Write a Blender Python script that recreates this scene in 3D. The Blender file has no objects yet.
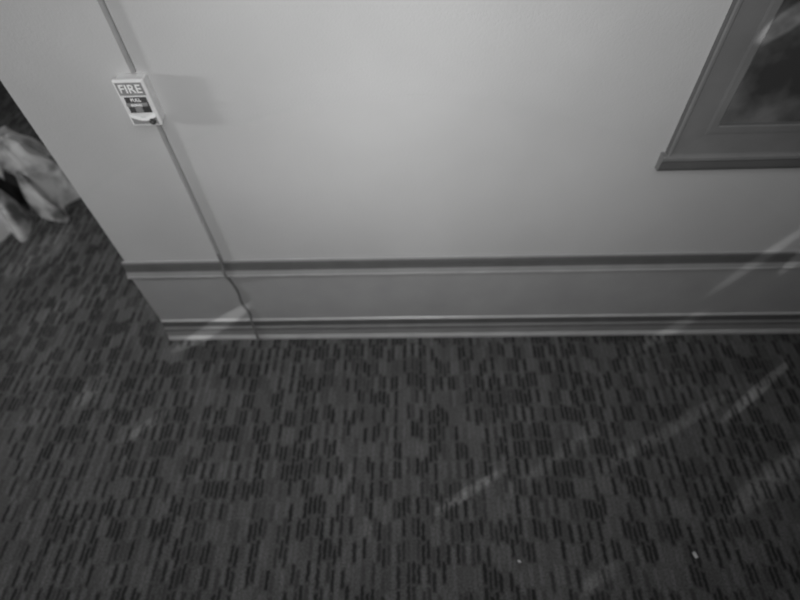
import bpy, bmesh, math, random
from mathutils import Vector, Matrix, Euler, noise
random.seed(3)
sc=bpy.context.scene
sc.view_settings.view_transform='Standard'
sc.view_settings.look='None'

# ---------------------------------------------------------------- helpers
def newmat(name,val=0.5,rough=0.6,spec=0.4,metal=0.0):
    m=bpy.data.materials.new(name); m.use_nodes=True
    b=m.node_tree.nodes['Principled BSDF']
    b.inputs['Base Color'].default_value=(val,val,val,1)
    b.inputs['Roughness'].default_value=rough
    b.inputs['Specular IOR Level'].default_value=spec
    b.inputs['Metallic'].default_value=metal
    return m,m.node_tree,b
def mottled(name,v0,v1,scale,rough=0.6,spec=0.4,bump=0.0,bscale=200,detail=4,metal=0.0,p0=.3,p1=.7):
    m,nt,b=newmat(name,v0,rough,spec,metal)
    tc=nt.nodes.new('ShaderNodeTexCoord')
    n=nt.nodes.new('ShaderNodeTexNoise'); n.inputs['Scale'].default_value=scale; n.inputs['Detail'].default_value=detail
    nt.links.new(tc.outputs['Object'],n.inputs['Vector'])
    r=nt.nodes.new('ShaderNodeValToRGB')
    r.color_ramp.elements[0].position=p0; r.color_ramp.elements[1].position=p1
    r.color_ramp.elements[0].color=(v0,v0,v0,1); r.color_ramp.elements[1].color=(v1,v1,v1,1)
    nt.links.new(n.outputs['Fac'],r.inputs['Fac']); nt.links.new(r.outputs['Color'],b.inputs['Base Color'])
    if bump>0:
        n2=nt.nodes.new('ShaderNodeTexNoise'); n2.inputs['Scale'].default_value=bscale
        nt.links.new(tc.outputs['Object'],n2.inputs['Vector'])
        bp=nt.nodes.new('ShaderNodeBump'); bp.inputs['Strength'].default_value=bump; bp.inputs['Distance'].default_value=0.002
        nt.links.new(n2.outputs['Fac'],bp.inputs['Height']); nt.links.new(bp.outputs['Normal'],b.inputs['Normal'])
    return m
def addobj(name,me,mats=(),parent=None,smooth=False):
    o=bpy.data.objects.new(name,me); sc.collection.objects.link(o)
    for m in mats: me.materials.append(m)
    if smooth:
        for p in me.polygons: p.use_smooth=True
    if parent: o.parent=parent
    return o
def box(name,lo,hi,mat,parent=None,bevel=0.0):
    me=bpy.data.meshes.new(name); bm=bmesh.new()
    bmesh.ops.create_cube(bm,size=1)
    lo=Vector(lo);hi=Vector(hi);c=(lo+hi)/2;s=hi-lo
    for v in bm.verts: v.co=Vector((v.co.x*s.x,v.co.y*s.y,v.co.z*s.z))+c
    if bevel>0: bmesh.ops.bevel(bm,geom=bm.edges[:],offset=bevel,segments=3,affect='EDGES',profile=0.5)
    bm.to_mesh(me); bm.free()
    return addobj(name,me,[mat],parent)
def extrude_profile(name,prof,x0,x1,mats,midx,parent=None):
    me=bpy.data.meshes.new(name); bm=bmesh.new()
    a=[bm.verts.new((x0,y,z)) for y,z in prof]; b=[bm.verts.new((x1,y,z)) for y,z in prof]
    n=len(prof)
    for i in range(n):
        f=bm.faces.new((a[i],a[(i+1)%n],b[(i+1)%n],b[i])); f.material_index=midx[i] if i<len(midx) else 0
    bm.faces.new(a); bm.faces.new(b[::-1])
    bmesh.ops.recalc_face_normals(bm,faces=bm.faces[:])
    bm.to_mesh(me); bm.free()
    return addobj(name,me,mats,parent)
def empty(name,loc=(0,0,0)):
    e=bpy.data.objects.new(name,None); e.location=loc; e.empty_display_size=0.1; sc.collection.objects.link(e); return e

# ---------------------------------------------------------------- materials
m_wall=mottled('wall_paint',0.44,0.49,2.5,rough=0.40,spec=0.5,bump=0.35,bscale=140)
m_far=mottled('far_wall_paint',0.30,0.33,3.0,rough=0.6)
m_ceil=mottled('ceiling_paint',0.55,0.6,8,rough=0.9)
m_panel=mottled('skirting_panel_paint',0.30,0.34,6,rough=0.4,bump=0.15)
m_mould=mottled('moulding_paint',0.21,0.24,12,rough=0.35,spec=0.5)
m_dark=mottled('moulding_shade_band',0.09,0.11,12,rough=0.4)  # shadow lines of the trim, put into the colour
m_bead=mottled('moulding_bead_highlight',0.38,0.46,14,rough=0.25,spec=0.6)  # highlights along the beads, painted as a lighter tone

def carpet_mat():
    m,nt,b=newmat('carpet_dashes',0.06,0.95,0.1)
    N=nt.nodes.new; L=nt.links.new
    tc=N('ShaderNodeTexCoord')
    nz=N('ShaderNodeTexNoise'); nz.inputs['Scale'].default_value=55; nz.inputs['Detail'].default_value=4
    L(tc.outputs['Object'],nz.inputs['Vector'])
    sub=N('ShaderNodeVectorMath'); sub.operation='SUBTRACT'; sub.inputs[1].default_value=(.5,.5,.5)
    L(nz.outputs['Color'],sub.inputs[0])
    mul=N('ShaderNodeVectorMath'); mul.operation='MULTIPLY'; mul.inputs[1].default_value=(0.014,0.034,0)
    L(sub.outputs[0],mul.inputs[0])
    add=N('ShaderNodeVectorMath'); add.operation='ADD'; L(tc.outputs['Object'],add.inputs[0]); L(mul.outputs[0],add.inputs[1])
    sep=N('ShaderNodeSeparateXYZ'); L(add.outputs[0],sep.inputs[0])
    def M(op,a,bv=None,c=None):
        n=N('ShaderNodeMath'); n.operation=op
        for i,v in enumerate((a,bv,c)):
            if v is None: continue
            if isinstance(v,(int,float)): n.inputs[i].default_value=v
            else: L(v,n.inputs[i])
        return n.outputs[0]
    xs=M('DIVIDE',sep.outputs['X'],0.0175)
    col=M('FLOOR',xs); fx=M('FRACT',xs)
    w1=N('ShaderNodeTexWhiteNoise'); w1.noise_dimensions='1D'; L(col,w1.inputs['W'])
    off=M('MULTIPLY',w1.outputs['Value'],0.5)
    ys=M('ADD',M('DIVIDE',sep.outputs['Y'],0.075),off)
    row=M('FLOOR',ys); fy=M('FRACT',ys)
    cmb=N('ShaderNodeCombineXYZ'); L(col,cmb.inputs[0]); L(row,cmb.inputs[1])
    w2=N('ShaderNodeTexWhiteNoise'); w2.noise_dimensions='2D'; L(cmb.outputs[0],w2.inputs['Vector'])
    r=N('ShaderNodeValToRGB'); els=r.color_ramp.elements
    els[0].position=0.0; els[0].color=(.0,.0,.0,1)
    els[1].position=1.0; els[1].color=(1.0,1.0,1.0,1)
    for p,v in ((.35,.12),(.55,.50),(.70,.80)):
        e=els.new(p); e.color=(v,v,v,1)
    L(w2.outputs['Value'],r.inputs['Fac'])
    gx=M('MINIMUM',M('MULTIPLY',fx,3.5),M('MULTIPLY',M('SUBTRACT',1.0,fx),3.5))
    gy=M('MINIMUM',M('MULTIPLY',fy,7.0),M('MULTIPLY',M('SUBTRACT',1.0,fy),7.0))
    g=M('MINIMUM',M('MINIMUM',gx,gy),1.0)
    dash=M('MULTIPLY_ADD',r.outputs['Color'],0.078,0.020)
    mixv=M('ADD',M('MULTIPLY',dash,g),M('MULTIPLY',M('SUBTRACT',1.0,g),0.072))
    n3=N('ShaderNodeTexNoise'); n3.inputs['Scale'].default_value=180; n3.inputs['Detail'].default_value=3
    L(tc.outputs['Object'],n3.inputs['Vector'])
    fz=M('MULTIPLY_ADD',n3.outputs['Fac'],2.0,0.0)
    n4=N('ShaderNodeTexNoise'); n4.inputs['Scale'].default_value=5; n4.inputs['Detail'].default_value=3
    L(tc.outputs['Object'],n4.inputs['Vector'])
    wear=M('MULTIPLY_ADD',n4.outputs['Fac'],0.6,0.70)
    v=M('MAXIMUM',M('MULTIPLY',mixv,M('MULTIPLY',fz,wear)),.012)
    cc=N('ShaderNodeCombineXYZ'); L(v,cc.inputs[0]);L(v,cc.inputs[1]);L(v,cc.inputs[2])
    L(cc.outputs[0],b.inputs['Base Color'])
    bp=N('ShaderNodeBump'); bp.inputs['Strength'].default_value=0.3; bp.inputs['Distance'].default_value=0.003
    L(M('ADD',M('MULTIPLY',v,6),M('MULTIPLY',n3.outputs['Fac'],0.6)),bp.inputs['Height']); L(bp.outputs['Normal'],b.inputs['Normal'])
    return m
m_carpet=carpet_mat()

# ---------------------------------------------------------------- room shell
WY=1.335; XL=-1.14
XR=3.2; YB=-2.0; YF=5.0; XW=-4.6; H=2.75
box('floor',(XW,YB,-0.1),(XR,YF,0),m_carpet)
box('ceiling',(XW,YB,H),(XR,YF,H+0.1),m_ceil)
box('wall_front',(XL,WY,0),(XR,YF,H),m_wall)
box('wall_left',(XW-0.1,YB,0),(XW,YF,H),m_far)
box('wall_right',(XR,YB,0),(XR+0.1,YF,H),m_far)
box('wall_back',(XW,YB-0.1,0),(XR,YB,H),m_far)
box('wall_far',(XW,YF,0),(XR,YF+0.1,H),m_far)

# tall two-step skirting : bottom moulding, flat panel, cap moulding
def P(lst): return [(WY-o,z) for o,z in lst]
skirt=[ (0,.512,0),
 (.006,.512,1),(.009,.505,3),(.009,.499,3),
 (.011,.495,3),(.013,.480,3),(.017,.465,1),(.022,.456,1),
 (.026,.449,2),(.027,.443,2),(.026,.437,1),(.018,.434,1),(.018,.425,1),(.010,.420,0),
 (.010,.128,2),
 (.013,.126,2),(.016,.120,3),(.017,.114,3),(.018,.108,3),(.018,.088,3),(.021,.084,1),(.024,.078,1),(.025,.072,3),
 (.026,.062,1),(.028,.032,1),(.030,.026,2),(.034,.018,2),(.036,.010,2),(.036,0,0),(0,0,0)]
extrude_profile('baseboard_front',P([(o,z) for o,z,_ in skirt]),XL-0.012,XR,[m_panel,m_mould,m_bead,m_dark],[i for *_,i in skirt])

# ---------------------------------------------------------------- wiring raceway
m_race=mottled('raceway_paint',0.27,0.31,20,rough=0.5)
race=empty('wiring_raceway',(0,0,0))
RX=-0.757
def halfround(name,x,z0,z1,w,d,parent):
    me=bpy.data.meshes.new(name); bm=bmesh.new(); n=8
    pr=[(x-w/2,WY+0.001)]+[(x-w/2*math.cos(math.pi*i/n),WY-d*(0.55+0.45*math.sin(math.pi*i/n))) for i in range(n+1)]+[(x+w/2,WY+0.001)]
    a=[bm.verts.new((px,py,z0)) for px,py in pr]; b=[bm.verts.new((px,py,z1)) for px,py in pr]
    for i in range(len(pr)-1): bm.faces.new((a[i],a[i+1],b[i+1],b[i]))
    bm.faces.new(a);bm.faces.new(b[::-1]); bmesh.ops.recalc_face_normals(bm,faces=bm.faces[:])
    bm.to_mesh(me);bm.free(); return addobj(name,me,[m_race],parent)
halfround('upper_run',RX,1.28,H,0.013,0.013,race)
halfround('lower_run',RX,0.512,1.14,0.013,0.013,race)
def tube(name,pts,r,mat,parent=None):
    cu=bpy.data.curves.new(name,'CURVE'); cu.dimensions='3D'; cu.bevel_depth=r; cu.bevel_resolution=4; cu.use_fill_caps=True
    s=cu.splines.new('BEZIER'); s.bezier_points.add(len(pts)-1)
    for bp,p in zip(s.bezier_points,pts):
        bp.co=p; bp.handle_left_type=bp.handle_right_type='AUTO'
    o=bpy.data.objects.new(name,cu); sc.collection.objects.link(o); cu.materials.append(mat)
    if parent:o.parent=parent
    return o
m_cable=mottled('cable_jacket',0.12,0.15,30,rough=0.5)
tube('cable_tail',[(RX,WY-.008,.56),(RX,WY-.014,.50),(RX+.002,WY-.031,.455),(RX+.008,WY-.030,.432),(RX+.004,WY-.015,.40),(RX+.012,WY-.014,.33),(RX+.008,WY-.014,.25),(RX+.022,WY-.016,.17),(RX+.016,WY-.024,.115),(RX+.02,WY-.032,.07),(RX+.02,WY-.04,.004)],0.0055,m_cable,race)

# ---------------------------------------------------------------- fire alarm pull station
m_body=mottled('station_shell',0.62,0.70,40,rough=0.45)
m_st_d=mottled('station_dark',0.05,0.07,40,rough=0.5)
m_st_m=mottled('station_mid',0.22,0.27,40,rough=0.5)
m_wht=mottled('station_white',0.80,0.86,40,rough=0.5)
m_metal=mottled('lock_metal',0.25,0.35,80,rough=0.3,metal=0.8)
st=empty('fire_alarm_pull_station',(-0.766,WY,1.208))
def sb(name,x0,z0,x1,z1,d0,d1,mat,bev=0.0015):
    return box(name,(x0,-d1,z0),(x1,-d0,z1),mat,st,bev)
sb('back_box',-.040,-.066,.040,.066,-.001,.030,m_body,.004)
sb('front_cover',-.043,-.070,.043,.070,.028,.044,m_body,.006)
sb('recess_upper',-.036,.026,.036,.063,.0435,.0448,m_st_m,.0004)
sb('recess_middle',-.029,-.026,.032,.021,.0435,.0450,m_st_d,.0004)
sb('handle_crossbar',-.028,-.004,.030,.006,.045,.052,m_st_m,.002)
sb('handle_stem',-.009,-.022,.011,-.002,.045,.051,m_st_m,.002)
sb('lower_panel',-.036,-.062,.036,-.040,.0435,.0449,m_st_m,.0004)
me=bpy.data.meshes.new('arc_band'); bm=bmesh.new(); n=14; top=[];bot=[]
for i in range(n+1):
    t=i/n; x=-.036+.072*t; z=-.034-.012*math.sin(math.pi*t)
    top.append(bm.verts.new((x,-.0462,z+.005))); bot.append(bm.verts.new((x,-.0462,z-.005)))
for i in range(n): bm.faces.new((bot[i],bot[i+1],top[i+1],top[i]))
r=bmesh.ops.extrude_face_region(bm,geom=bm.faces[:])
for v in [g for g in r['geom'] if isinstance(g,bmesh.types.BMVert)]: v.co.y+=.003
bmesh.ops.recalc_face_normals(bm,faces=bm.faces[:]); bm.to_mesh(me);bm.free(); addobj('arc_band',me,[m_wht],st)
def cyl(name,r,d,loc,mat,parent,rot=(math.pi/2,0,0),seg=24):
    me=bpy.data.meshes.new(name);bm=bmesh.new()
    bmesh.ops.create_cone(bm,cap_ends=True,segments=seg,radius1=r,radius2=r*.92,depth=d)
    bm.transform(Matrix.Translation(loc)@Euler(rot).to_matrix().to_4x4())
    bm.to_mesh(me);bm.free(); return addobj(name,me,[mat],parent)
cyl('key_lock',.0095,.006,(.022,-.047,-.053),m_st_d,st)
cyl('key_core',.0035,.008,(.022,-.048,-.053),m_metal,st)
def text(name,s,size,loc,mat,parent):
    cu=bpy.data.curves.new(name,'FONT'); cu.body=s; cu.size=size; cu.align_x='CENTER'; cu.align_y='CENTER'; cu.extrude=.0006; cu.offset=.0003
    o=bpy.data.objects.new(name,cu); sc.collection.objects.link(o); cu.materials.append(mat)
    o.parent=parent; o.location=loc; o.rotation_euler=(math.pi/2,0,0); return o
text('lettering_fire','FIRE',.034,(0,-.0455,.0445),m_wht,st)
text('lettering_pull','PULL',.013,(.001,-.0458,.013),m_wht,st)
text('lettering_down','DOWN',.009,(.001,-.0526,.001),m_wht,st)

# ---------------------------------------------------------------- picture frame with ledge
m_fr=mottled('frame_wood',0.15,0.18,9,rough=0.45,bump=.2)
m_fr2=mottled('frame_edge',0.10,0.12,9,rough=0.45)
m_fr3=mottled('frame_lip',0.155,0.19,9,rough=0.4)
m_art=mottled('artwork_print',0.045,0.16,5,rough=0.35,spec=0.5,p0=.42,p1=.62)
fr=empty('picture_frame',(0,0,0))
FX0,FX1,FZ0,FZ1=.766,2.25,.965,2.15
def mitre_frame(name,x0,x1,z0,z1,prof,mats,midx,parent):
    me=bpy.data.meshes.new(name);bm=bmesh.new(); rings=[]
    for ins,o in prof:
        rings.append([bm.verts.new(p) for p in ((x0+ins,WY-o,z0+ins),(x1-ins,WY-o,z0+ins),(x1-ins,WY-o,z1-ins),(x0+ins,WY-o,z1-ins))])
    for k in range(len(rings)-1):
        for j in range(4):
            f=bm.faces.new((rings[k][j],rings[k][(j+1)%4],rings[k+1][(j+1)%4],rings[k+1][j])); f.material_index=midx[k]
    bmesh.ops.recalc_face_normals(bm,faces=bm.faces[:])
    bm.to_mesh(me);bm.free();return addobj(name,me,mats,parent)
mitre_frame('moulded_surround',FX0,FX1,FZ0,FZ1,[(0,-.001),(0,.020),(.004,.023),(.010,.023),(.014,.021),(.080,.019),(.088,.020),(.106,.020),(.110,.018),(.113,.008)],[m_fr,m_fr2,m_fr3],[1,2,2,0,0,0,0,0,1],fr)
box('artwork',(FX0+.106,WY-.010,FZ0+.106),(FX1-.106,WY+.001,FZ1-.106),m_art,fr)
extrude_profile('bottom_ledge',P([(-.001,.974),(.024,.974),(.029,.970),(.029,.960),(.027,.954),(.026,.930),(.022,.918),(-.001,.914)]),FX0-.012,FX1+.012,[m_fr3,m_fr2],[0,0,0,1,1,1,1,1],fr)

# ---------------------------------------------------------------- crumpled blanket beyond the corner
m_cloth=mottled('blanket_cloth',0.12,0.52,7,rough=0.9,spec=0.1,bump=.4,bscale=120,p0=.36,p1=.56)
m_hollow_shade=mottled('blanket_hollow_shade',0.02,0.04,12,rough=0.95,spec=0.05)  # shade inside the blanket's hollow, painted as a near-black colour
def bump1(a,c,w):
    d=(a-c+math.pi)%(2*math.pi)-math.pi
    return math.exp(-(d/w)**2)
def blanket():
    me=bpy.data.meshes.new('crumpled_blanket');bm=bmesh.new()
    C=Vector((-2.37,2.34)); NR,NT=50,200
    rad=math.radians; rings=[]
    for i in range(NR+1):
        t=i/NR; ring=[]
        for j in range(NT):
            a=2*math.pi*j/NT
            R=.37+.03*math.sin(3*a+.6)+.02*math.sin(7*a+1.7)
            R+=.15*bump1(a,rad(-30),.12)-.10*bump1(a,rad(-45),.10)+.09*bump1(a,rad(-60),.10)-.03*bump1(a,rad(-69),.05)+.08*bump1(a,rad(-85),.18)
            R+=.05*bump1(a,rad(10),.2)
            x=C.x+R*t*math.cos(a); y=C.y+R*t*math.sin(a)
            h=.36*(1-t**2.6)
            fold=math.sin(11*a+3.2*t+2*noise.noise(Vector((x*3,y*3,1))))
            h+=.045*fold*t*(1-t**6)
            h+=.07*noise.noise(Vector((x*5,y*5,4)))*(1-t**8)
            h+=.07*(1-abs(noise.noise(Vector((x*9,y*9,2)))*2))*(1-t**8)-.05*(1-t**8)
            dx,dy=(x+2.30)/.14,(y-2.22)/.07
            h-=.30*math.exp(-(dx*dx+dy*dy)**2)*(1-t**8)
            h=max(h,.004+.01*(1-t))
            ring.append(bm.verts.new((x,y,h)))
        rings.append(ring)
    for i in range(1,NR):
        for j in range(NT):
            k=(j+1)%NT
            f=bm.faces.new((rings[i][j],rings[i][k],rings[i+1][k],rings[i+1][j]))
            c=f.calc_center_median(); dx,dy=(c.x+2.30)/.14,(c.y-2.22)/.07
            if dx*dx+dy*dy<.85: f.material_index=1  # faces of the hollow get the painted shade
    bm.faces.new(rings[1])
    for v in rings[0]: bm.verts.remove(v)
    low=[bm.verts.new((v.co.x,v.co.y,0.0)) for v in rings[NR]]
    for j in range(NT):
        k=(j+1)%NT; bm.faces.new((rings[NR][j],rings[NR][k],low[k],low[j]))
    bmesh.ops.recalc_face_normals(bm,faces=bm.faces[:])
    bm.to_mesh(me);bm.free()
    return addobj('crumpled_blanket',me,[m_cloth,m_hollow_shade],None,True)
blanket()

# ---------------------------------------------------------------- litter on the carpet
m_paper=mottled('paper',0.45,0.5,30,rough=0.8)
def scrap(x,y,s,rz):
    me=bpy.data.meshes.new('paper_scrap');bm=bmesh.new()
    g=[[bm.verts.new((s*(i-1.5)/3*1.0,s*(j-1.5)/3*1.6,.001+.35*s*abs(noise.noise(Vector((i*1.3+x,j*1.7+y,1)))) )) for j in range(4)] for i in range(4)]
    for i in range(3):
        for j in range(3): bm.faces.new((g[i][j],g[i+1][j],g[i+1][j+1],g[i][j+1]))
    bm.to_mesh(me);bm.free()
    o=addobj('paper_scrap',me,[m_paper]); o.location=(x,y,0.0005); o.rotation_euler=(0,0,rz)
scrap(.946,.392,.012,.3); scrap(.340,.37,.006,1.0)

# ---------------------------------------------------------------- lights
def area(name,loc,target,size,power,spread=180,sy=None):
    l=bpy.data.lights.new(name,'AREA'); l.energy=power; l.size=size; l.spread=math.radians(spread)
    if sy: l.shape='RECTANGLE'; l.size_y=sy
    o=bpy.data.objects.new(name,l); sc.collection.objects.link(o); o.location=loc
    o.rotation_euler=(Vector(target)-Vector(loc)).to_track_quat('-Z','Y').to_euler(); return o
area('handheld_lamp',(-.05,-.15,1.9),(-.05,1.33,1.0),.25,7.2,spread=105)
area('side_lamp',(-2.75,.75,1.55),(-.5,1.33,1.1),.16,20)
area('ceiling_lamp',(0,-.1,2.7),(0,-.1,0),1.2,16)
area('corridor_lamp',(-2.9,2.6,2.7),(-2.7,2.6,0),.6,13)
w=bpy.data.worlds.new('World'); sc.world=w; w.use_nodes=True
w.node_tree.nodes['Background'].inputs[0].default_value=(.5,.5,.5,1); w.node_tree.nodes['Background'].inputs[1].default_value=.2

# unseen spotlights added near the ceiling to imitate glare streaks on wall and carpet
SRC=Vector((0.0,-.25,2.68))
def sliver(P0,P1,width,E,blend=.5,grow=1.0):
    P0=Vector(P0);P1=Vector(P1);mid=(P0+P1)/2
    b=(mid-SRC).normalized(); D=(mid-SRC).length
    d=P1-P0; dp=d-b*d.dot(b); length=dp.length*grow; ex=dp.normalized(); ez=-b; ey=ez.cross(ex)
    l=bpy.data.lights.new('added_streak_light','SPOT'); l.spot_size=2*math.atan(length/2/D)*1.1; l.spot_blend=blend
    l.shadow_soft_size=0.004; l.energy=E*4*math.pi*D*D
    o=bpy.data.objects.new('added_streak_light',l); sc.collection.objects.link(o)
    s=width/length
    Mx=Matrix((ex,ey*s,ez)).transposed().to_4x4(); Mx.translation=SRC; o.matrix_world=Mx
sliver((-1.114,1.245,0),(-.72,1.325,.230),.055,1.8,.45,1.08)
sliver((.0716,.5416,0),(.286,.670,0),.045,2.0,.9,1.4)
sliver((1.282,.932,0),(1.506,1.091,0),.05,1.8,1,1.9)
sliver((1.214,1.335,.265),(1.40,1.335,.66),.04,.8,1,1.2)
sliver((1.423,1.335,.387),(1.48,1.335,.56),.04,1.2,.8,1.2)
sliver((.868,1.325,1.314),(.969,1.325,1.42),.045,4,.6,1.1)
sliver((-1.459,.988,0),(-1.391,1.104,0),.07,1.7,1,1.9)
sliver((-1.187,.829,0),(-1.082,.926,0),.05,1.6,1,1.9)
sliver((-2.14,1.713,0),(-1.895,2.033,0),.14,1.6,1,1.4)
sliver((.729,.7075,0),(1.238,.977,0),.06,.8,1,1.6)
sliver((1.161,.559,0),(1.456,.744,0),.10,.9,1,1.8)
sliver((.548,.284,0),(.645,.345,0),.06,1.1,1,1.6)
sliver((.32,.60,0),(.72,.86,0),.05,.6,1,1.3)
sliver((.98,1.23,0),(1.20,1.31,.13),.05,.8,1,1.6)
sliver((-1.95,1.30,0),(-1.62,1.62,0),.08,.7,1,1.3)

# ---------------------------------------------------------------- camera
f=520.0
Xw=Vector((1,.0135,.034)).normalized()
Zw=Vector((-23,394,520)).normalized()
Yw=Zw.cross(Xw).normalized(); Xw=Yw.cross(Zw)
R=Matrix((Xw,Yw,Zw))
cd=bpy.data.cameras.new('camera'); cam=bpy.data.objects.new('camera',cd); sc.collection.objects.link(cam)
cam.matrix_world=Matrix.Translation((0,0,2.0))@R.to_4x4()
cd.sensor_width=36; cd.lens=36*f/800; cd.clip_start=.02
cd.dof.use_dof=True; cd.dof.focus_distance=1.08; cd.dof.aperture_fstop=1.8
sc.camera=cam
